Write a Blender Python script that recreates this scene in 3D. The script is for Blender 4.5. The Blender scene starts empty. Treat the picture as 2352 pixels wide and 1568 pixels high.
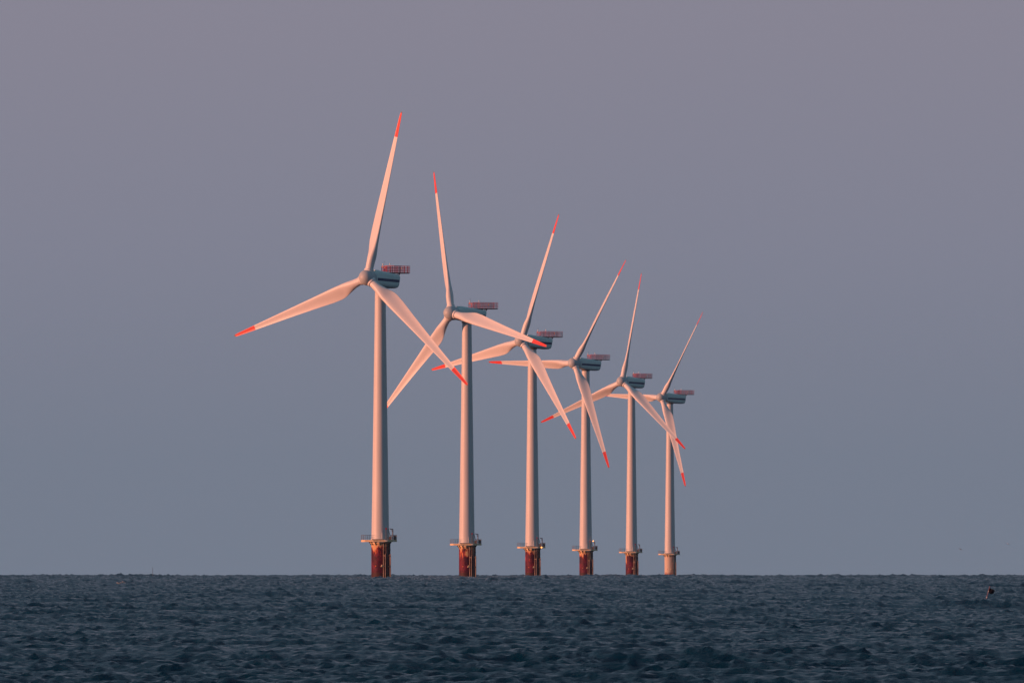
import bpy, math, random
import numpy as np
from mathutils import Matrix, Vector, Euler

S = bpy.context.scene
COL = S.collection
R = math.radians
EARTH = 6.371e6                      # the sea follows the earth's curvature
CAM_H = 3.5

# ------------------------------------------------------------ camera
F_PX = 40816.0                       # focal length for a 2352 px wide picture
cam_d = bpy.data.cameras.new('camera')
cam_d.sensor_width = 36.0
cam_d.lens = F_PX / 2352 * 36.0
cam_d.clip_start = 5.0
cam_d.clip_end = 60000.0
cam = bpy.data.objects.new('camera', cam_d)
COL.objects.link(cam)
cam.location = (0, 0, CAM_H)
DIP = math.sqrt(2 * CAM_H / EARTH)
HORIZON_PX = 1325.5
PITCH = math.atan((HORIZON_PX - 784.0) / F_PX) - DIP
cam.rotation_euler = (R(90) + PITCH, 0, 0)
S.camera = cam

# ------------------------------------------------------------ light
SUN_AZ = R(72)                       # angle between "behind the camera" and the sun, to the left
SUN_EL = R(2.5)
to_sun = Vector((-math.sin(SUN_AZ) * math.cos(SUN_EL), -math.cos(SUN_AZ) * math.cos(SUN_EL), math.sin(SUN_EL)))
sun_d = bpy.data.lights.new('sun', 'SUN')
sun_d.energy = 5.0
sun_d.angle = R(0.6)
sun_d.color = (1.0, 0.37, 0.21)
sun = bpy.data.objects.new('sun', sun_d)
COL.objects.link(sun)
sun.rotation_euler = to_sun.to_track_quat('Z', 'Y').to_euler()
sun.location = (-300, -100, 60)

world = bpy.data.worlds.new("World")
S.world = world
world.use_nodes = True
nt = world.node_tree
nt.nodes.clear()
N = nt.nodes.new
L = nt.links.new
out = N('ShaderNodeOutputWorld')
bg = N('ShaderNodeBackground')
L(bg.outputs[0], out.inputs[0])
sky = N('ShaderNodeTexSky')
sky.sky_type = 'NISHITA'
sky.sun_disc = False
sky.sun_elevation = SUN_EL
sky.sun_rotation = math.atan2(to_sun.x, to_sun.y)
sky.air_density = 1.0
sky.dust_density = 2.0
sky.ozone_density = 2.5
tc = N('ShaderNodeTexCoord')
sep = N('ShaderNodeSeparateXYZ')
L(tc.outputs['Generated'], sep.inputs[0])
# dusk air opposite the sun: blue-grey earth shadow at the horizon, mauve above it, deep blue overhead
ramp = N('ShaderNodeValToRGB')
mp = N('ShaderNodeMapRange')
mp.inputs['From Min'].default_value = -0.002
mp.inputs['From Max'].default_value = 0.998
L(sep.outputs['Z'], mp.inputs['Value'])
L(mp.outputs[0], ramp.inputs[0])
SKY = [(0.0, (0.192, 0.234, 0.306)),
       (0.008, (0.200, 0.237, 0.310)),
       (0.020, (0.244, 0.256, 0.334)),
       (0.034, (0.276, 0.265, 0.337)),
       (0.06, (0.25, 0.262, 0.335)),
       (0.14, (0.150, 0.215, 0.290)),
       (0.35, (0.115, 0.190, 0.265)),
       (1.0, (0.095, 0.170, 0.230))]
el = ramp.color_ramp.elements
el[0].position, el[0].color = SKY[0][0], (*SKY[0][1], 1)
el[1].position, el[1].color = SKY[-1][0], (*SKY[-1][1], 1)
for p, c in SKY[1:-1]:
    e = el.new(p)
    e.color = (*c, 1)
# the sky texture is bright: it joins at a tenth
sc = N('ShaderNodeVectorMath'); sc.operation = 'SCALE'; sc.inputs['Scale'].default_value = 0.10
L(sky.outputs[0], sc.inputs[0])
mix = N('ShaderNodeMix'); mix.data_type = 'RGBA'; mix.inputs['Factor'].default_value = 0.88
L(sc.outputs[0], mix.inputs[6]); L(ramp.outputs[0], mix.inputs[7])
L(mix.outputs[2], bg.inputs['Color'])
bg.inputs['Strength'].default_value = 1.0

S.view_settings.view_transform = 'Standard'
S.view_settings.look = 'None'
S.view_settings.exposure = 0.0
S.view_settings.gamma = 1.0
S.cycles.volume_bounces = 0
S.cycles.max_bounces = 6


# ------------------------------------------------------------ helpers
def place(px, py, dist):
    """point at ground distance dist that the photograph (2352 px wide) shows at px, py"""
    ang = math.atan((784.0 - py) / F_PX) + PITCH
    return Vector(((px - 1176.0) / F_PX * dist, dist, CAM_H + math.tan(ang) * dist))


def sea_dist(py):
    """distance at which the line of sight through py meets the mean sea"""
    t = math.tan(-(PITCH + math.atan((784.0 - py) / F_PX)))
    return EARTH * (t - math.sqrt(max(t * t - 2 * CAM_H / EARTH, 0)))


def sea_level(x, y):
    return -(x * x + y * y) / (2 * EARTH)


def tag(o, label=None, cat=None, group=None, kind=None):
    if label: o['label'] = label
    if cat: o['category'] = cat
    if group: o['group'] = group
    if kind: o['kind'] = kind
    return o


class MB:
    def __init__(s):
        s.v = []; s.f = []

    def add(s, vs, fs):
        b = len(s.v)
        s.v += [tuple(v) for v in vs]
        s.f += [tuple(i + b for i in f) for f in fs]

    def box(s, x0, x1, y0, y1, z0, z1):
        s.add([(x, y, z) for x in (x0, x1) for y in (y0, y1) for z in (z0, z1)],
              [(0, 1, 3, 2), (4, 6, 7, 5), (0, 4, 5, 1), (2, 3, 7, 6), (0, 2, 6, 4), (1, 5, 7, 3)])

    def loft(s, rings, cap0=True, cap1=True):
        n = len(rings[0]); vs = [p for r in rings for p in r]; fs = []
        for i in range(len(rings) - 1):
            for j in range(n):
                k = (j + 1) % n
                fs.append((i * n + j, i * n + k, (i + 1) * n + k, (i + 1) * n + j))
        if cap0: fs.append(tuple(reversed(range(n))))
        if cap1: fs.append(tuple((len(rings) - 1) * n + j for j in range(n)))
        s.add(vs, fs)

    def tube(s, a, b, r, r2=None, n=8):
        a = Vector(a); b = Vector(b); d = (b - a).normalized()
        u = d.orthogonal().normalized(); w = d.cross(u)
        r2 = r if r2 is None else r2
        s.loft([[p + u * math.cos(t) * q + w * math.sin(t) * q for t in [2 * math.pi * i / n for i in range(n)]]
                for p, q in ((a, r), (b, r2))])

    def path(s, pts, r, n=8):
        for a, b in zip(pts[:-1], pts[1:]):
            s.tube(a, b, r, n=n)

    def ball(s, c, r, n=12, m=8, sx=1, sy=1, sz=1):
        rings = []
        for i in range(m + 1):
            a = math.pi * (i + 0.02) / (m + 0.04)
            rings.append([(c[0] + sx * r * math.sin(a) * math.cos(2 * math.pi * j / n),
                           c[1] + sy * r * math.sin(a) * math.sin(2 * math.pi * j / n),
                           c[2] - sz * r * math.cos(a)) for j in range(n)])
        s.loft(rings)

    def revolve_z(s, prof, n=64, cap0=True, cap1=True):
        s.loft([[(r * math.cos(2 * math.pi * j / n), r * math.sin(2 * math.pi * j / n), z) for j in range(n)]
                for r, z in prof], cap0, cap1)

    def build(s, name, mat, parent=None, smooth=None):
        me = bpy.data.meshes.new(name)
        me.from_pydata(s.v, [], s.f)
        me.validate()
        import bmesh
        bm = bmesh.new(); bm.from_mesh(me)
        bmesh.ops.recalc_face_normals(bm, faces=bm.faces)
        bm.to_mesh(me); bm.free()
        me.materials.append(mat)
        if smooth is not None:
            me.shade_smooth()
            me.set_sharp_from_angle(angle=R(smooth))
        o = bpy.data.objects.new(name, me)
        COL.objects.link(o)
        o.parent = parent
        return o


def mat(name, col, rough=0.5, metal=0.0, noise=0.0, nscale=1.0, spec=0.4, emit=None, stretch=(1, 1, 1)):
    m = bpy.data.materials.new(name); m.use_nodes = True
    t = m.node_tree; b = t.nodes['Principled BSDF']
    b.inputs['Roughness'].default_value = rough
    b.inputs['Metallic'].default_value = metal
    b.inputs['Specular IOR Level'].default_value = spec
    b.inputs['Base Color'].default_value = (*col, 1)
    if noise:
        c = t.nodes.new('ShaderNodeTexCoord'); mp = t.nodes.new('ShaderNodeMapping')
        mp.inputs['Scale'].default_value = stretch
        n = t.nodes.new('ShaderNodeTexNoise'); n.inputs['Scale'].default_value = nscale
        n.inputs['Detail'].default_value = 6
        r = t.nodes.new('ShaderNodeValToRGB')
        r.color_ramp.elements[0].position = 0.3; r.color_ramp.elements[1].position = 0.7
        r.color_ramp.elements[0].color = (*[x * (1 - noise) for x in col], 1)
        r.color_ramp.elements[1].color = (*[min(1, x * (1 + noise)) for x in col], 1)
        t.links.new(c.outputs['Object'], mp.inputs[0]); t.links.new(mp.outputs[0], n.inputs['Vector'])
        t.links.new(n.outputs[0], r.inputs[0]); t.links.new(r.outputs[0], b.inputs['Base Color'])
    if emit:
        b.inputs['Emission Color'].default_value = (*emit[0], 1)
        b.inputs['Emission Strength'].default_value = emit[1]
    return m


M_TOWER = mat('tower paint', (0.60, 0.62, 0.62), 0.5, noise=0.05, nscale=0.6, stretch=(1, 1, 0.15))
M_SPIN = mat('spinner shell', (0.44, 0.50, 0.53), 0.5, noise=0.05, nscale=0.8)
M_BLADE = mat('blade gelcoat', (0.72, 0.73, 0.73), 0.42, noise=0.03, nscale=0.5, stretch=(1, 1, 0.2))
M_NAC = mat('nacelle shell', (0.62, 0.76, 0.74), 0.5, noise=0.06, nscale=0.8)
M_STRIPE = mat('navy stripe', (0.02, 0.05, 0.13), 0.45)
M_TIP = mat('signal red', (0.76, 0.075, 0.06), 0.42, noise=0.03, nscale=0.5)
M_RED = mat('red galvanised railing', (0.36, 0.012, 0.032), 0.5, noise=0.2, nscale=2)
M_DARK = mat('dark steel', (0.045, 0.05, 0.06), 0.6, noise=0.2, nscale=2)
M_RAIL = mat('weathered rail steel', (0.13, 0.11, 0.11), 0.6, noise=0.3, nscale=3)
M_DECK = mat('yellow deck edge', (0.72, 0.56, 0.34), 0.55, noise=0.15, nscale=2)
M_FEND = mat('stained cream landing tubes', (0.26, 0.19, 0.15), 0.6, noise=0.6, nscale=1.2, stretch=(1, 1, 0.4))
M_WHITE = mat('white lamp housing', (0.8, 0.76, 0.7), 0.4)
M_ORANGE = mat('orange equipment', (0.85, 0.25, 0.05), 0.4)
M_GLINT = mat('amber sun glint', (0.9, 0.4, 0.1), 0.3, emit=((1.0, 0.36, 0.08), 3.0))  # emission stands in for sunlight glinting off metal


def foundation_mat(name, pale):
    m = bpy.data.materials.new(name); m.use_nodes = True
    t = m.node_tree; b = t.nodes['Principled BSDF']; n = t.nodes.new; l = t.links.new
    b.inputs['Roughness'].default_value = 0.65
    b.inputs['Specular IOR Level'].default_value = 0.25
    c = n('ShaderNodeTexCoord'); oi = n('ShaderNodeObjectInfo')
    sp = n('ShaderNodeSeparateXYZ'); l(c.outputs['Object'], sp.inputs[0])
    off = n('ShaderNodeVectorMath'); off.operation = 'ADD'
    l(c.outputs['Object'], off.inputs[0]); l(oi.outputs['Location'], off.inputs[1])

    def noise(scale, stretch, detail=5):
        mp = n('ShaderNodeMapping'); mp.inputs['Scale'].default_value = stretch
        l(off.outputs[0], mp.inputs[0])
        x = n('ShaderNodeTexNoise'); x.inputs['Scale'].default_value = scale; x.inputs['Detail'].default_value = detail
        l(mp.outputs[0], x.inputs['Vector'])
        return x.outputs[0]

    def math_(op, a, bb, cl=False):
        x = n('ShaderNodeMath'); x.operation = op; x.use_clamp = cl
        for i, q in enumerate((a, bb)):
            if q is None: continue
            if isinstance(q, (int, float)): x.inputs[i].default_value = q
            else: l(q, x.inputs[i])
        return x.outputs[0]

    def mixc(f, a, bb):
        x = n('ShaderNodeMix'); x.data_type = 'RGBA'; l(f, x.inputs[0])
        for i, q in ((6, a), (7, bb)):
            if isinstance(q, tuple): x.inputs[i].default_value = (*q, 1)
            else: l(q, x.inputs[i])
        return x.outputs[2]

    z = sp.outputs['Z']
    blot = noise(0.55, (1, 1, 0.7), 4); drip = noise(1.1, (1, 1, 0.18), 4); fine = noise(2.5, (1, 1, 1), 6)
    if pale:
        base = mixc(fine, (0.54, 0.46, 0.38), (0.62, 0.54, 0.45))
        low = math_('MULTIPLY', math_('SUBTRACT', math_('ADD', 1.6, math_('MULTIPLY', drip, 1.2)), z, False), 0.9, True)
        col = mixc(low, base, (0.24, 0.07, 0.06))
    else:
        mott = math_('ADD', math_('MULTIPLY', math_('SUBTRACT', blot, 0.5), 4.0), math_('ADD', 0.45, math_('MULTIPLY', math_('SUBTRACT', fine, 0.5), 3.0)), True)
        redc = mixc(mott, (0.045, 0.004, 0.018), (0.150, 0.010, 0.034))
        # original yellow coat showing high up, running down in streaks through the red
        hgt = math_('ADD', math_('SUBTRACT', z, 7.3),
                    math_('ADD', math_('MULTIPLY', math_('SUBTRACT', drip, 0.47), 19.0),
                          math_('MULTIPLY', math_('SUBTRACT', blot, 0.5), 12.0)))
        f1 = math_('MULTIPLY', hgt, 0.9, True)
        f2 = math_('MULTIPLY', math_('SUBTRACT', hgt, 1.1), 0.9, True)
        high = math_('MULTIPLY', math_('SUBTRACT', z, 4.6), 1.0, True)
        f1 = math_('MULTIPLY', f1, high); f2 = math_('MULTIPLY', f2, high)
        col = mixc(f1, redc, (0.42, 0.07, 0.03))
        col = mixc(f2, col, (0.60, 0.37, 0.20))
        band = math_('MULTIPLY', math_('SUBTRACT', math_('ADD', z, math_('MULTIPLY', math_('SUBTRACT', fine, 0.5), 2.2)), 7.75), 3.0, True)
        col = mixc(band, col, (0.60, 0.40, 0.22))
        wl = math_('MULTIPLY', math_('SUBTRACT', 1.75, z), 4.0, True)
        col = mixc(wl, col, (0.05, 0.018, 0.02))
    l(col, b.inputs['Base Color'])
    bp = n('ShaderNodeBump'); bp.inputs['Strength'].default_value = 0.3; bp.inputs['Distance'].default_value = 0.05
    l(fine, bp.inputs['Height']); l(bp.outputs[0], b.inputs['Normal'])
    return m


M_FOUND = foundation_mat('rust-streaked red foundation', False)
M_FOUND_PALE = foundation_mat('cream foundation', True)


# ------------------------------------------------------------ the sea
def water_material():
    m = bpy.data.materials.new('sea water'); m.use_nodes = True
    t = m.node_tree; b = t.nodes['Principled BSDF']; n = t.nodes.new; l = t.links.new
    b.inputs['Base Color'].default_value = (0.0, 0.027, 0.060, 1)
    b.inputs['Roughness'].default_value = 0.12
    b.inputs['IOR'].default_value = 1.333
    b.inputs['Specular IOR Level'].default_value = 0.085
    c = n('ShaderNodeTexCoord')
    mp = n('ShaderNodeMapping'); mp.inputs['Scale'].default_value = (1.0, 0.55, 1.0)
    mp.inputs['Rotation'].default_value = (0, 0, R(-12))
    l(c.outputs['Object'], mp.inputs[0])
    nz = n('ShaderNodeTexNoise'); nz.inputs['Scale'].default_value = 3.6; nz.inputs['Detail'].default_value = 7
    nz.inputs['Roughness'].default_value = 0.6
    l(mp.outputs[0], nz.inputs['Vector'])
    bp = n('ShaderNodeBump'); bp.inputs['Strength'].default_value = 1.0; bp.inputs['Distance'].default_value = 0.4
    l(nz.outputs[0], bp.inputs['Height'])
    l(bp.outputs[0], b.inputs['Normal'])
    return m


def make_sea():
    rng = np.random.default_rng(7)
    half = R(2.2)
    dense = np.linspace(-half, half, 820)
    step = dense[1] - dense[0]
    side = []
    a = half
    while a < math.pi:
        step *= 1.055
        a += step
        side.append(a)
    side = np.array(side); side = side[side < math.pi]
    ang = np.concatenate([-side[::-1], dense, side])
    r = [4.0]
    while r[-1] < 10400:
        d = r[-1]
        r.append(d + (d * 0.03 if d < 300 else d * 0.008 if d < 420 else d * 0.00065 if d < 9000 else d * 0.01))
    r = np.array(r)
    na, nr = len(ang), len(r)
    # jitter-free polar grid, azimuth 0 = +Y
    sa, ca = np.sin(ang), np.cos(ang)
    # wave components
    nc = 104
    lam = np.geomspace(0.3, 60.0, nc) * rng.uniform(0.95, 1.05, nc)
    k = 2 * np.pi / lam
    th = R(62) + rng.normal(0, 1, nc) * np.interp(np.log(lam), [0, 3.2], [0.7, 0.38])
    kx, ky = k * np.cos(th), k * np.sin(th)
    slope = 0.26 * math.sqrt(2 / nc) * np.interp(lam, [0.3, 0.8, 1.5, 3.2, 10, 24, 40, 60], [1.7, 2.2, 1.25, 0.5, 0.24, 0.26, 0.28, 0.14])
    amp = slope / k
    ph = rng.uniform(0, 2 * np.pi, nc)
    verts = np.empty((nr, na, 3), dtype=np.float32)
    for i0 in range(0, nr, 200):
        rr = r[i0:i0 + 200, None]
        x = rr * sa[None, :]; y = rr * ca[None, :]
        z = np.zeros_like(x); dx = np.zeros_like(x); dy = np.zeros_like(x)
        for j in range(nc):
            p = (kx[j] * x + ky[j] * y + ph[j])
            s_, c_ = np.sin(p).astype(np.float32), np.cos(p).astype(np.float32)
            aj = amp[j] * (np.interp(rr, [700, 6000], [1.0, 3.2]) if lam[j] < 7 else np.interp(rr, [2000, 6500], [1.0, 1.6]))
            z += aj * c_
            dx -= aj * s_ * math.cos(th[j]); dy -= aj * s_ * math.sin(th[j])
        # groups of higher and lower waves
        g = 1.0 + 0.25 * np.sin(x * 0.051 + 1.3 + 1.5 * np.sin(y * 0.011)) * np.sin(y * 0.037 + x * 0.013)
        z *= g
        lim = np.clip((rr - 4) / 120, 0, 1)
        verts[i0:i0 + 200, :, 0] = x + dx * 1.0 * lim
        verts[i0:i0 + 200, :, 1] = y + dy * 1.0 * lim
        verts[i0:i0 + 200, :, 2] = z * lim - (x * x + y * y) / (2 * EARTH)
    me = bpy.data.meshes.new('water')
    nv = nr * na
    idx = np.arange(nv, dtype=np.int32).reshape(nr, na)
    q = np.stack([idx[:-1, :-1], idx[:-1, 1:], idx[1:, 1:], idx[1:, :-1]], -1).reshape(-1, 4)
    q = q[:, ::-1]
    me.vertices.add(nv); me.vertices.foreach_set('co', verts.reshape(-1))
    nf = len(q)
    me.loops.add(nf * 4); me.loops.foreach_set('vertex_index', np.ascontiguousarray(q).reshape(-1))
    me.polygons.add(nf)
    me.polygons.foreach_set('loop_start', np.arange(0, nf * 4, 4, dtype=np.int32))
    me.update(calc_edges=True)
    me.shade_smooth()
    me.materials.append(water_material())
    o = bpy.data.objects.new('water', me); COL.objects.link(o)
    tag(o, kind='structure')
    print('sea verts', nv, 'hs', 4 * float(np.sqrt((amp ** 2 / 2).sum())))
    return o


make_sea()

# ------------------------------------------------------------ the turbine
HUB_Z = 70.2
TILT = R(5.7)
BLADE_R = 39.7


def interp(x, xs, ys):
    return float(np.interp(x, xs, ys))


def blade_ring(fr):
    """section of the blade at radius fraction fr: X = leading edge, -Y = upwind"""
    xs = [0.04, 0.07, 0.10, 0.14, 0.18, 0.22, 0.28, 0.40, 0.55, 0.70, 0.82, 0.90, 0.96, 0.985, 0.996, 1.0]
    ch = interp(fr, xs, [1.88, 1.90, 2.08, 2.65, 3.20, 3.42, 3.30, 2.75, 2.15, 1.62, 1.22, 0.95, 0.72, 0.58, 0.42, 0.16])
    tk = interp(fr, xs, [1.0, 0.98, 0.84, 0.60, 0.44, 0.37, 0.30, 0.24, 0.19, 0.165, 0.155, 0.15, 0.16, 0.16, 0.16, 0.16])
    mm = interp(fr, [0.05, 0.20], [0.0, 1.0]); mm = mm * mm * (3 - 2 * mm)
    tw = R(interp(fr, [0.05, 0.2, 0.4, 0.6, 0.8, 1.0], [27, 26, 20, 16.5, 14.0, 13.0]))
    le = interp(fr, [0.05, 0.2, 0.3, 1.0], [0.5, 0.31, 0.30, 0.34])
    n = 36
    pts = []
    for i in range(n):
        a = 2 * math.pi * i / n
        xc = (1 - math.cos(a)) / 2
        up = math.sin(a) >= 0
        yt = 5 * tk * (0.2969 * math.sqrt(max(xc, 0)) - 0.126 * xc - 0.3516 * xc ** 2 + 0.2843 * xc ** 3 - 0.1015 * xc ** 4)
        cam_ = 0.05 * 4 * xc * (1 - xc) + (0.035 * math.sin(math.pi * xc ** 1.6) if not up else 0)
        ya = (yt if up else -yt) + cam_          # +Y = downwind (suction) side
        yc = math.sin(a) * 0.5
        px = (le - xc) * ch
        py = (ya * mm + yc * (1 - mm)) * ch
        # chord turned by the twist: leading edge towards the wind (-Y)
        c, s = math.cos(tw), math.sin(tw)
        pts.append((px * c + py * s, -px * s + py * c, fr * BLADE_R))
    return pts


def wind_turbine(label):
    root = bpy.data.objects.new('wind_turbine', None); COL.objects.link(root)
    root.empty_display_size = 5
    tag(root, label, 'wind turbine', 'wind turbines standing in a row in the sea')
    # tower
    m = MB()
    z0, z1 = 9.35, 68.2
    prof = []
    for i in range(33):
        t = i / 32
        rad = 2.08 + (1.24 - 2.08) * (t ** 0.93)
        prof.append((rad, z0 + (z1 - z0) * t))
    m.revolve_z(prof)
    for t in (0.36, 0.70):
        rad = 2.08 + (1.24 - 2.08) * (t ** 0.93)
        z = z0 + (z1 - z0) * t
        m.revolve_z([(rad - 0.02, z - 0.09), (rad + 0.02, z - 0.06), (rad + 0.02, z + 0.06), (rad - 0.02, z + 0.09)], 64)
    tower = m.build('tower', M_TOWER, root, 40)
    m = MB(); m.revolve_z([(2.22, 9.36), (2.22, 9.62), (2.1, 9.66)], 48)
    m.build('base_flange', M_TOWER, tower, 40)
    m = MB(); m.revolve_z([(1.42, 68.0), (1.42, 68.35)], 48); m.build('yaw_ring', M_DARK, tower, 40)
    m = MB()                                     # door in the tower foot, on the lee side
    pts = []
    for zz in (9.9, 12.0):
        for dx in (-0.42, 0.42):
            pts.append((2.0 * 0 + dx, zz))
    m.box(-0.45, 0.45, 2.0, 2.12, 9.9, 12.1)
    m.build('door', M_NAC, tower)
    # foundation
    m = MB()
    m.revolve_z([(2.1, -6), (2.1, 8.3), (2.13, 8.32), (2.13, 8.78)], 64)
    f = m.build('foundation', M_FOUND, root, 40)
    m = MB()
    m.revolve_z([(2.36, 8.42), (2.36, 8.80), (2.16, 8.80)], 48)
    m.build('collar', M_DECK, f, 40)
    for i in range(14):                          # brackets under the deck
        m = MB()
        a = 2 * math.pi * (i + 0.4) / 14
        c, s = math.cos(a), math.sin(a)
        w = 0.07
        m.add([(c * 2.13 - s * w, s * 2.13 + c * w, 8.0), (c * 2.13 + s * w, s * 2.13 - c * w, 8.0),
               (c * 2.13 - s * w, s * 2.13 + c * w, 8.83), (c * 2.13 + s * w, s * 2.13 - c * w, 8.83),
               (c * 2.75 - s * w, s * 2.75 + c * w, 8.83), (c * 2.75 + s * w, s * 2.75 - c * w, 8.83)],
              [(0, 1, 3, 2), (2, 3, 5, 4), (0, 4, 5, 1), (0, 2, 4), (1, 5, 3)])
        m.build('bracket', M_DARK, f)
    # anode / lug plates
    m = MB(); m.ball((-1.0, -1.86, 3.2), 0.13, 8, 6)
    m.build('pad_eye', M_ORANGE, f, 40)
    # work platform
    deck = [(-4.5, -1.3), (-3.6, -2.5), (-1.6, -3.1), (1.2, -3.1), (2.7, -2.6), (3.9, -1.1), (3.9, 1.6), (2.6, 3.1), (-1.5, 3.3), (-3.6, 2.6), (-4.5, 1.5)]
    m = MB()
    m.loft([[(x, y, z) for x, y in deck] for z in (8.84, 9.30)])
    wp = m.build('work_platform', M_DECK, root)
    m = MB()
    per = deck + [deck[0]]
    for a, b in zip(per[:-1], per[1:]):
        A = Vector((*a, 9.3)); B = Vector((*b, 9.3)); ln = (B - A).length
        front = (a[1] < -2.3 and b[1] < -2.3 and a[0] < 1.5)
        n = max(1, round(ln / 0.62))
        for i in range(n):
            p = A.lerp(B, i / n) * 0.985
            p.z = 9.3
            hgt = 1.15
            if front: continue
            m.tube(p, p + Vector((0, 0, hgt)), 0.045, n=5)
        if front: continue
        for hh in (0.38, 0.76, 1.14):
            a2 = A * 0.985; b2 = B * 0.985
            a2.z = b2.z = 9.3 + hh
            m.tube(a2, b2, 0.04 if hh > 1 else 0.028, n=5)
    m.build('railing', M_RAIL, wp)
    m = MB(); m.box(-1.9, 0.9, -3.02, -2.9, 9.3, 9.48); m.build('toe_board', M_RAIL, wp)
    # davit crane, lamp post, cable and cabinet on the deck
    m = MB()
    m.tube((2.95, -1.6, 9.3), (2.95, -1.6, 11.9), 0.14, 0.11, 10)
    m.tube((3.0, -1.6, 11.82), (2.25, -1.9, 11.88), 0.09, n=8)
    m.tube((2.3, -1.88, 11.88), (2.3, -1.88, 12.05), 0.07, n=6)
    m.tube((2.95, -1.6, 10.9), (2.6, -1.75, 11.8), 0.05, n=6)
    m.build('davit_crane', M_RAIL, wp, 50)
    m = MB()
    m.tube((1.37, -2.75, 9.3), (1.37, -2.75, 11.8), 0.07, n=8)
    pl = m.build('lamp_post', M_RAIL, wp, 50)
    m = MB(); m.box(1.22, 1.55, -2.92, -2.6, 11.75, 12.15); m.build('lamp_box', M_RED, wp)
    m = MB(); m.tube((0.42, -2.9, 9.3), (0.42, -2.9, 11.0), 0.06, n=8); m.build('light_pole', M_WHITE, wp, 50)
    m = MB(); m.path([(1.9, -0.95, 11.9), (2.05, -1.15, 11.3), (2.2, -1.3, 10.6), (2.45, -1.5, 10.0), (2.6, -1.6, 9.3)], 0.07)
    m.build('cable_pipe', M_DARK, wp, 60)
    for bx in ((3.15, 3.75, -1.1, -0.3, 9.3, 10.3), (2.0, 2.7, -2.1, -1.5, 9.3, 10.1)):
        m = MB(); m.box(*bx); m.box(bx[0] - .03, bx[1] + .03, bx[2] - .03, bx[3] + .03, bx[5], bx[5] + 0.05)
        m.build('cabinet', M_RAIL, wp)
    for (x, y) in ((1.35, -3.12), (3.05, -2.2)):
        m = MB()
        m.box(x - 0.25, x + 0.3, y - 0.05, y + 0.05, 8.95, 9.2)
        m.build('plate', M_WHITE, wp)
    # boat landing
    bl = bpy.data.objects.new('boat_landing', None); COL.objects.link(bl); bl.parent = root
    be = R(38)
    dirv = Vector((math.sin(be), -math.cos(be), 0)); tv = Vector((math.cos(be), math.sin(be), 0))
    for s in (-1, 1):
        m = MB()
        p = dirv * 2.95 + tv * 0.72 * s
        m.tube(p + Vector((0, 0, -3)), p + Vector((0, 0, 5.9)), 0.135, n=12)
        m.ball(p + Vector((0, 0, 5.9)), 0.135, 10, 6)
        for zz in (3.1, 5.6):
            q = dirv * 2.05 + tv * 0.72 * s
            m.tube(p + Vector((0, 0, zz)), q + Vector((0, 0, zz)), 0.10, n=8)
        m.build('fender_tube', M_FEND, bl, 50)
    m = MB()
    for s in (-1, 1):
        p = dirv * 2.5 + tv * 0.24 * s
        m.tube(p + Vector((0, 0, -2)), p + Vector((0, 0, 9.4)), 0.06, n=6)
    z = -1.5
    while z < 9.3:
        m.tube(dirv * 2.5 - tv * 0.24 + Vector((0, 0, z)), dirv * 2.5 + tv * 0.24 + Vector((0, 0, z)), 0.025, n=5)
        z += 0.33
    m.build('ladder', M_FEND, bl, 50)
    m = MB()
    q = dirv * 2.35 - tv * 0.95
    m.add([q + Vector((0, 0, 2.95)), q - tv * 0.75 + Vector((0, 0, 3.0)), q - tv * 0.45 + Vector((0, 0, 3.5)), q + Vector((0, 0, 3.25)),
           q + dirv * 0.2 + Vector((0, 0, 2.95)), q + dirv * 0.2 - tv * 0.75 + Vector((0, 0, 3.0)), q + dirv * 0.2 - tv * 0.45 + Vector((0, 0, 3.5)), q + dirv * 0.2 + Vector((0, 0, 3.25))],
          [(0, 1, 2, 3), (4, 7, 6, 5), (0, 4, 5, 1), (1, 5, 6, 2), (2, 6, 7, 3), (3, 7, 4, 0)])
    m.build('mooring_lug', M_DECK, bl)
    for (ang, rr, rad, top, mt) in ((66, 2.45, 0.15, 9.3, M_DARK), (20, 2.28, 0.10, 8.8, M_FEND)):
        m = MB()
        a = R(ang); p = Vector((math.sin(a) * rr, -math.cos(a) * rr, 0))
        m.tube(p + Vector((0, 0, -3)), p + Vector((0, 0, top)), rad, n=10)
        for zz in (1.5, 4.2, 7.0):
            m.tube(p + Vector((0, 0, zz - 0.1)), p + Vector((0, 0, zz + 0.1)), rad * 1.4, n=10)
        m.build('cable_tube', mt, root, 50)

    # ---- everything above turns with the wind: built round the rotor centre, Y = down the nacelle
    yaw = []

    def superring(y, top, bot, hw, n=40, ex=4.2):
        cz = (top + bot) / 2; hz = (top - bot) / 2
        pts = []
        for i in range(n):
            a = 2 * math.pi * (i + 0.5) / n
            c, s = math.cos(a), math.sin(a)
            px = hw * math.copysign(abs(c) ** (2 / ex), c)
            pz = cz + hz * math.copysign(abs(s) ** (2 / ex), s)
            sh = max(0, min(1, (y - 7) / 3.5))
            pts.append((px, y + sh * 0.26 * (pz + 0.6), pz))
        return pts
    secs = [(1.55, 1.25, -1.35, 1.3), (1.7, 1.42, -1.6, 1.48), (2.0, 1.58, -1.75, 1.6), (2.8, 1.72, -1.9, 1.68), (4.0, 1.70, -2.08, 1.72),
            (5.5, 1.56, -2.24, 1.73), (7.0, 1.37, -2.34, 1.73), (8.5, 1.18, -2.40, 1.73), (9.8, 1.00, -2.44, 1.73),
            (10.6, 0.88, -2.42, 1.70), (10.95, 0.76, -2.32, 1.62), (11.1, 0.56, -2.1, 1.46)]
    m = MB(); m.loft([superring(*s) for s in secs])
    nac = m.build('nacelle', M_NAC, root, 35)
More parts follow.
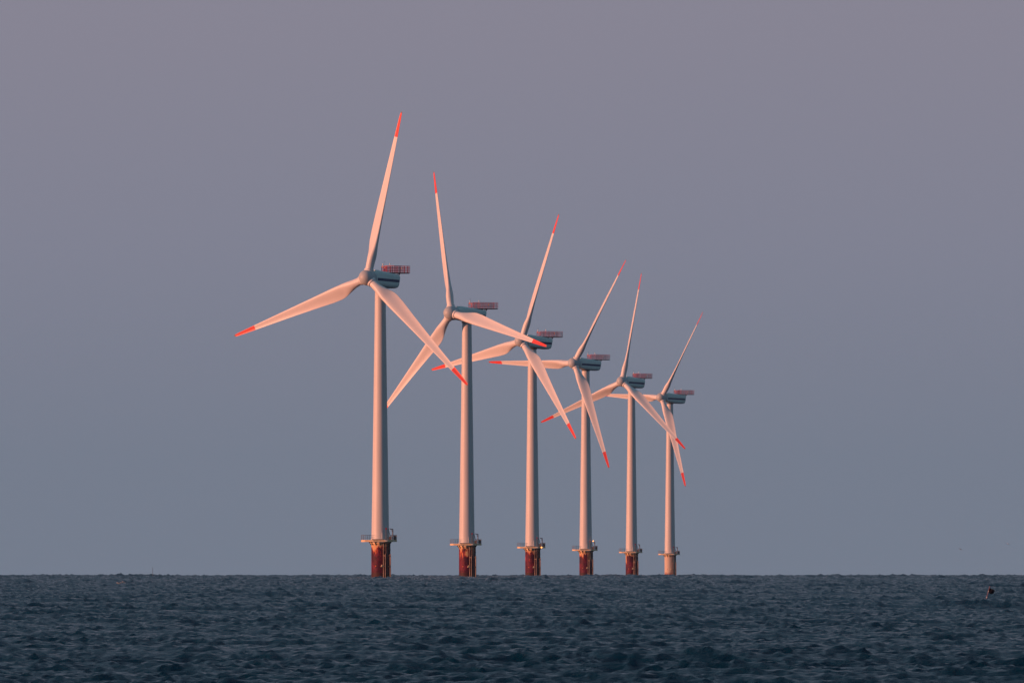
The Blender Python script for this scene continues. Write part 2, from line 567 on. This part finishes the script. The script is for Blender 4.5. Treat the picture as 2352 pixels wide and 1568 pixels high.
    for sx in (-1, 1):
        m = MB(); rings = []
        for y in np.linspace(1.95, 10.7, 14):
            hw = interp(y, [q[0] for q in secs], [q[3] for q in secs])
            zt = interp(y, [1.95, 10.3], [-0.06, -0.40])
            sh = max(0, min(1, (y - 7) / 3.5)) * 0.26 * (zt - 0.3 + 0.6)
            rings.append([(sx * (hw - 0.1), y + sh, zt), (sx * (hw + 0.02), y + sh, zt), (sx * (hw + 0.02), y + sh, zt - 0.62), (sx * (hw - 0.1), y + sh, zt - 0.62)])
        m.loft(rings)
        m.build('stripe', M_STRIPE, nac)
    m = MB()
    m.box(-0.75, 0.75, 2.3, 3.6, 1.66, 1.82)
    m.build('roof_hatch', M_NAC, nac)
    m = MB()
    m.tube((0.2, 6.5, 1.4), (0.2, 6.5, 3.85), 0.012, n=5); m.ball((0.2, 6.5, 3.85), 0.08, 8, 6)
    m.build('lightning_rod', M_DARK, nac, 50)
    # hoist platform
    hp = bpy.data.objects.new('hoist_platform', None); COL.objects.link(hp); hp.parent = root
    rooms = [(-0.8, 0.8, 6.9, 9.0, 1.32, 2.74), (-1.35, 1.35, 9.0, 15.4, 1.30, 2.86)]
    m = MB()
    m.box(-1.35, 1.35, 9.0, 15.4, 1.24, 1.34); m.box(-0.8, 0.8, 6.9, 8.998, 1.28, 1.36)
    for y in np.linspace(9.1, 15.3, 8):
        m.box(-1.33, 1.33, y - 0.05, y + 0.05, 1.10, 1.238)
    m.build('floor', M_DARK, hp)
    m = MB(); top = MB()
    for (x0, x1, y0, y1, zb, zt) in rooms:
        def wall(ax, ay, bx, by):
            A = Vector((ax, ay, zb)); B = Vector((bx, by, zb)); ln = (B - A).length
            n = max(2, round(ln / 0.55))
            for i in range(n + 1):
                p = A.lerp(B, i / n)
                m.tube(p, (p.x, p.y, zt), 0.065 if i % 2 == 0 else 0.042, n=5)
            for j in range(1, 4):
                zz = zb + (zt - zb) * j / 4
                m.tube((ax, ay, zz), (bx, by, zz), 0.045, n=5)
            top.box(min(ax, bx) - 0.05, max(ax, bx) + 0.05, min(ay, by) - 0.05, max(ay, by) + 0.05, zt, zt + 0.07)
        wall(x0, y0, x0, y1); wall(x1, y0, x1, y1)
        wall(x0, y0, x1, y0)
        if y1 > 12: wall(x0, y1, x1, y1)
    m.build('railing', M_RED, hp)
    top.build('hand_rail', M_RED, hp)
    for sx in (-0.9, 0.9):
        m = MB()
        m.tube((sx, 10.95, 0.0), (sx, 12.0, 1.15), 0.11, n=8)
        m.tube((sx, 10.95, 0.0), (sx, 11.15, 0.45), 0.17, n=8)
        m.tube((sx, 10.3, 0.72), (sx, 12.1, 1.18), 0.07, n=8)
        m.build('strut', M_DARK, hp, 50)
    for q, rr in (((-0.55, 7.1, 2.7), 0.14), ((-1.2, 10.9, 2.86), 0.12)):
        m = MB(); t2 = (q[0], q[1], q[2] + 0.42)
        m.tube(q, t2, 0.04, n=6); m.ball((q[0], q[1], q[2] + 0.5), rr, 8, 6, sz=1.6)
        m.build('wind_sensor', M_WHITE, hp, 50)
    for q in ((-0.6, 7.0, 2.6), (0.2, 6.92, 2.4), (1.38, 12.1, 2.3)):
        m = MB(); m.tube((q[0], q[1], q[2] - 0.12), (q[0], q[1], q[2] + 0.12), 0.12, n=10); m.ball((q[0], q[1], q[2] + 0.12), 0.12, 10, 6)
        m.build('signal_lamp', M_ORANGE, hp, 50)
    # spinner
    m = MB()
    prof = [(-2.3, 0.02), (-2.27, 0.35), (-2.15, 0.75), (-1.9, 1.14), (-1.55, 1.45), (-1.1, 1.69), (-0.55, 1.84), (0.05, 1.88), (0.7, 1.84), (1.3, 1.72), (1.5, 1.6)]
    m.loft([[(r_ * math.cos(2 * math.pi * j / 48), y, r_ * math.sin(2 * math.pi * j / 48)) for j in range(48)] for y, r_ in prof])
    spn = m.build('spinner', M_SPIN, root, 50)
    for i in range(3):
        a = i * 2 * math.pi / 3
        d = Vector((math.sin(a), 0, math.cos(a)))
        m = MB()
        m.tube(d * 1.3, d * 1.95, 1.22, 1.12, 40)
        m.tube(d * 1.93, d * 2.04, 1.15, 1.13, 40)
        m.build('root_collar', M_BLADE, spn, 40)
    # blades
    for i in range(3):
        m = MB()
        frs = [0.040, 0.055, 0.07, 0.085, 0.10, 0.115, 0.13, 0.145, 0.16, 0.175, 0.19, 0.205, 0.22, 0.25, 0.28, 0.33, 0.4, 0.475, 0.55, 0.625, 0.7, 0.78, 0.847]
        m.loft([blade_ring(x) for x in frs])
        b = m.build('blade', M_BLADE, root, 50)
        m = MB(); m.loft([blade_ring(x) for x in (0.8471, 0.88, 0.91, 0.935, 0.96, 0.975, 0.985, 0.992)])
        m.build('blade_tip', M_TIP, b, 50)
        m = MB(); m.loft([blade_ring(x) for x in (0.9921, 0.996, 0.999, 1.0)])
        m.build('tip_cap', M_FEND, b, 50)
    return root


def pose(root, x, dist, psi, theta, over, hub_z, pitch=0.0):
    root.location = (x, dist, sea_level(x, dist))
    yawm = Matrix.Rotation(-psi, 4, 'Z')
    hub = yawm @ Vector((0, -over, 0)) + Vector((0, 0, hub_z))
    k = 0
    for c in root.children:
        n = c.name.split('.')[0]
        if n in ('nacelle', 'hoist_platform'):
            mt = Matrix.Translation(hub) @ yawm
        elif n == 'spinner':
            mt = Matrix.Translation(hub) @ yawm @ Matrix.Rotation(-TILT, 4, 'X') @ Matrix.Rotation(theta, 4, 'Y')
        elif n == 'blade':
            mt = Matrix.Translation(hub) @ yawm @ Matrix.Rotation(-TILT, 4, 'X') @ Matrix.Rotation(theta + k * 2 * math.pi / 3, 4, 'Y') @ Matrix.Rotation(-R(pitch), 4, 'Z')
            k += 1
        else:
            continue
        c.location = mt.to_translation()
        c.rotation_euler = mt.to_euler()


def copy_tree(o, parent=None):
    c = o.copy(); COL.objects.link(c)
    c.parent = parent
    for ch in list(o.children):
        copy_tree(ch, c)
    return c


TURBINES = [  # distance, tower px, hub px (x, y), yaw, azimuth of the first blade, label
    (4171, 873.5, (844.5, 637.5), 34.45, 10.25, 'tallest wind turbine, leftmost in the row, with an orange-streaked dark red foundation'),
    (4731, 1072.4, (1037.3, 718.8), 47.71, -16.43, 'second wind turbine from the left, the only one with its top blade leaning left'),
    (5291, 1222.6, (1198.4, 782.6), 46.99, 17.95, 'third wind turbine from the left, a red blade tip crossing in front of its nacelle'),
    (5851, 1345.4, (1319.0, 833.8), 44.5, 31.1, 'fourth wind turbine from the left, one blade pointing level left behind the third tower'),
    (6411, 1450.5, (1429.2, 875.6), 39.5, 8.42, 'fifth wind turbine from the left, the last one with a dark red foundation'),
    (6971, 1538.7, (1519.9, 912.5), 50.5, 32.3, 'smallest wind turbine, rightmost in the row, on a cream-coloured foundation')]
first = None
roots = []
for i, (D, tx, hub, psi, th, label) in enumerate(TURBINES):
    root = wind_turbine(label) if i == 0 else copy_tree(first)
    if i == 0: first = root
    root['label'] = label
    x = (tx - 1176) / F_PX * D
    hx = (hub[0] - 1176) / F_PX * D
    over = (x - hx) / math.sin(R(psi))
    hubp = place(hub[0], hub[1], D - over * math.cos(R(psi)))
    pose(root, x, D, R(psi), R(th), over, hubp.z - sea_level(x, D), (-3, 0, 1, 15, 19, 17)[i])
    print('turbine', i, 'overhang %.2f hub height %.2f' % (over, hubp.z - sea_level(x, D)))
    if i == 5:
        for c in root.children:
            if c.name.startswith('foundation'):
                c.data = c.data.copy(); c.data.materials[0] = M_FOUND_PALE
    roots.append(root)
# sun glints added as glowing balls: third turbine's platform, fourth one's crane
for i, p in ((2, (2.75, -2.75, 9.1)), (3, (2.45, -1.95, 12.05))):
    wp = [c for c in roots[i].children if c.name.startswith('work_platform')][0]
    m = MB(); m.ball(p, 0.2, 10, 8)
    m.build('amber_glint', M_GLINT, wp, 60)


# ------------------------------------------------------------ flag buoy
def buoy():
    D = sea_dist(1383.0)
    top = place(2273.5, 1345.5, D); bot = place(2263.5, 1380.5, D)
    z0 = sea_level(bot.x, D)
    d = (top - bot).normalized()
    base = bot - d * 0.45
    root = bpy.data.objects.new('flag_buoy', None); COL.objects.link(root); root.location = base
    tag(root, 'leaning red and white marker pole with a black flag in the waves at right', 'marker buoy')
    seg = (top - base).length; n = 7
    m = MB()
    m.tube((0, 0, 0), d * seg, 0.026, 0.020, 8)
    pole = m.build('pole', mat('faded red pole paint', (0.26, 0.09, 0.09), 0.5), root, 50)
    m = MB()
    for i in range(1, n, 2):
        m.tube(d * seg * (i / n), d * seg * ((i + 0.45) / n), 0.029, 0.028, 8)
    m.build('white_band', M_WHITE, pole, 50)
    m = MB()
    m.loft([[(math.cos(2 * math.pi * j / 20) * r_, math.sin(2 * math.pi * j / 20) * r_, z) for j in range(20)]
            for r_, z in ((0.05, -0.45), (0.17, -0.38), (0.2, -0.25), (0.17, -0.12), (0.05, -0.05))])
    m.build('float', M_ORANGE, root, 50)
    # rippling double flag with thickness
    a = d * (seg - 0.16); b = d * (seg - 0.52)
    m = MB(); nx, nz = 16, 8
    outl_t = [(0, 0.0), (0.45, -0.10), (0.75, -0.22), (1.0, -0.36)]
    outl_b = [(0, 0.0), (0.35, -0.12), (0.6, -0.14), (1.0, -0.12)]
    vs = []
    for side in (-1, 1):
        for i in range(nx + 1):
            u = i / nx
            tz = interp(u, [q[0] for q in outl_t], [q[1] for q in outl_t])
            bz = interp(u, [q[0] for q in outl_b], [q[1] for q in outl_b])
            for j in range(nz + 1):
                v = j / nz
                p = a.lerp(b, v)
                vs.append((p.x + u * (0.46 - 0.02 * v), p.y + 0.06 * math.sin(u * 7 + v * 2) + side * 0.006, p.z + tz * (1 - v) * 0.6 + bz * v * 1.1))
    W = nz + 1; H = (nx + 1) * W; fs = []
    for i in range(nx):
        for j in range(nz):
            q = i * W + j
            fs.append((q, q + 1, q + W + 1, q + W)); fs.append((H + q, H + q + W, H + q + W + 1, H + q + 1))
    rim = [i * W for i in range(nx + 1)] + [nx * W + j for j in range(1, W)] + [i * W + nz for i in range(nx - 1, -1, -1)] + [j for j in range(nz - 1, 0, -1)]
    for p, q in zip(rim, rim[1:] + rim[:1]): fs.append((p, q, q + H, p + H))
    m.add(vs, fs)
    m.build('flag', mat('black flag cloth', (0.006, 0.008, 0.014), 0.9, spec=0.1), root, 60)


buoy()


def horizon_pole():
    D = 5400.0
    p = place(350.8, 1322, D); z0 = sea_level(p.x, D)
    root = bpy.data.objects.new('marker_pole', None); COL.objects.link(root); root.location = (p.x, D, z0)
    tag(root, 'thin dark marker pole sticking up from the horizon far left of the turbines', 'marker pole')
    m = MB(); m.tube((0, 0, -0.6), (0, 0, 3.3), 0.07, 0.05, 8); m.build('pole', M_DARK, root, 50)
    m = MB(); m.ball((0, 0, 0.1), 0.28, 12, 8); m.build('float', M_DARK, root, 50)


horizon_pole()


# ------------------------------------------------------------ gulls
def gull(px, py, D, rot, body_col, label, flap, scale=1.0):
    root = bpy.data.objects.new('gull', None); COL.objects.link(root)
    root.location = place(px, py, D); root.rotation_euler = rot; root.scale = (scale,) * 3
    tag(root, label, 'gull', 'gulls flying over the sea')
    bm_ = mat('gull plumage', body_col, 0.8, noise=0.15, nscale=8)
    m = MB()     # continuous body: beak, head, chest, tail
    secs = [(-0.32, 0.008), (-0.27, 0.02), (-0.24, 0.042), (-0.19, 0.055), (-0.14, 0.052), (-0.06, 0.085), (0.04, 0.09), (0.14, 0.06), (0.22, 0.04), (0.32, 0.02)]
    m.loft([[(r_ * math.cos(2 * math.pi * j / 14) * (2.0 if y > 0.25 else 1), y, r_ * math.sin(2 * math.pi * j / 14) * (0.5 if y > 0.25 else 1)) for j in range(14)] for y, r_ in secs])
    for s in (-1, 1):   # wings, joined to the shoulders
        rings = []
        for u, ch, z, yy in ((0.03, 0.20, 0.03, 0), (0.15, 0.19, 0.03 + 0.10 * flap, -0.02), (0.30, 0.17, 0.03 + 0.17 * flap, -0.05), (0.45, 0.13, 0.03 + 0.12 * flap, 0.0), (0.58, 0.08, 0.03 - 0.02 * flap, 0.07), (0.66, 0.02, 0.03 - 0.1 * flap, 0.14)):
            rings.append([(s * u, yy + ch * (0.5 * math.cos(t)), z + 0.018 * math.sin(t)) for t in [2 * math.pi * q / 10 for q in range(10)]])
        m.loft(rings)
    m.build('body', bm_, root, 60)
    m = MB(); m.ball((0, -0.335, -0.005), 0.014, 8, 6, sy=2.6); m.build('bill', M_ORANGE, root, 60)


gull(2205.8, 1260.8, 5200, (R(-5), R(22), R(35)), (0.10, 0.09, 0.10), 'small dark gull flying above the horizon, left of the paler gull', 0.9)
gull(2315.0, 1248.8, 5200, (R(20), R(-25), R(150)), (0.75, 0.72, 0.68), 'small pale sunlit gull flying above the horizon near the right edge', 1.2)


# ------------------------------------------------------------ breaking crests
def whitecap(px, py, w, seed):
    # where the view ray to (px, py) meets the mean sea
    D = sea_dist(py)
    p = Vector(((px - 1176) / F_PX * D, D, sea_level(0, D)))
    rng = random.Random(seed); m = MB()
    for i in range(26):
        u = rng.uniform(-1, 1)
        m.ball((u * w / 2, rng.uniform(-.5, .5), 0.42 + 0.1 * math.sin(u * 3) + rng.uniform(-0.06, 0.06)), rng.uniform(0.05, 0.11), 7, 5, sx=2.2, sz=0.6)
    o = m.build('whitecap', mat('foam', (0.42, 0.42, 0.42), 0.9), None, 60)
    o.location = p
    return o


tag(whitecap(278, 1343.5, 1.2, 1), 'short sunlit strip of foam on the water far left', 'whitecap', 'sunlit foam flecks', 'stuff')
tag(whitecap(1060.5, 1345.5, 0.7, 2), 'tiny sunlit fleck of foam below the second turbine', 'whitecap', 'sunlit foam flecks', 'stuff')


# ------------------------------------------------------------ sea haze
def haze():
    m = MB(); m.box(-10700, 10700, -10700, 10700, -11.0, 125.0)
    mm = bpy.data.materials.new('sea haze'); mm.use_nodes = True
    t = mm.node_tree; t.nodes.clear()
    o = t.nodes.new('ShaderNodeOutputMaterial'); v = t.nodes.new('ShaderNodeVolumePrincipled')
    v.inputs['Color'].default_value = (0.52, 0.70, 1.0, 1)
    v.inputs['Density'].default_value = 0.000008
    v.inputs['Anisotropy'].default_value = 0.2
    t.links.new(v.outputs[0], o.inputs['Volume'])
    h = m.build('haze', mm)
    tag(h, kind='stuff', label='thin pale haze lying over the whole sea', cat='haze')
    h.display_type = 'WIRE'


haze()
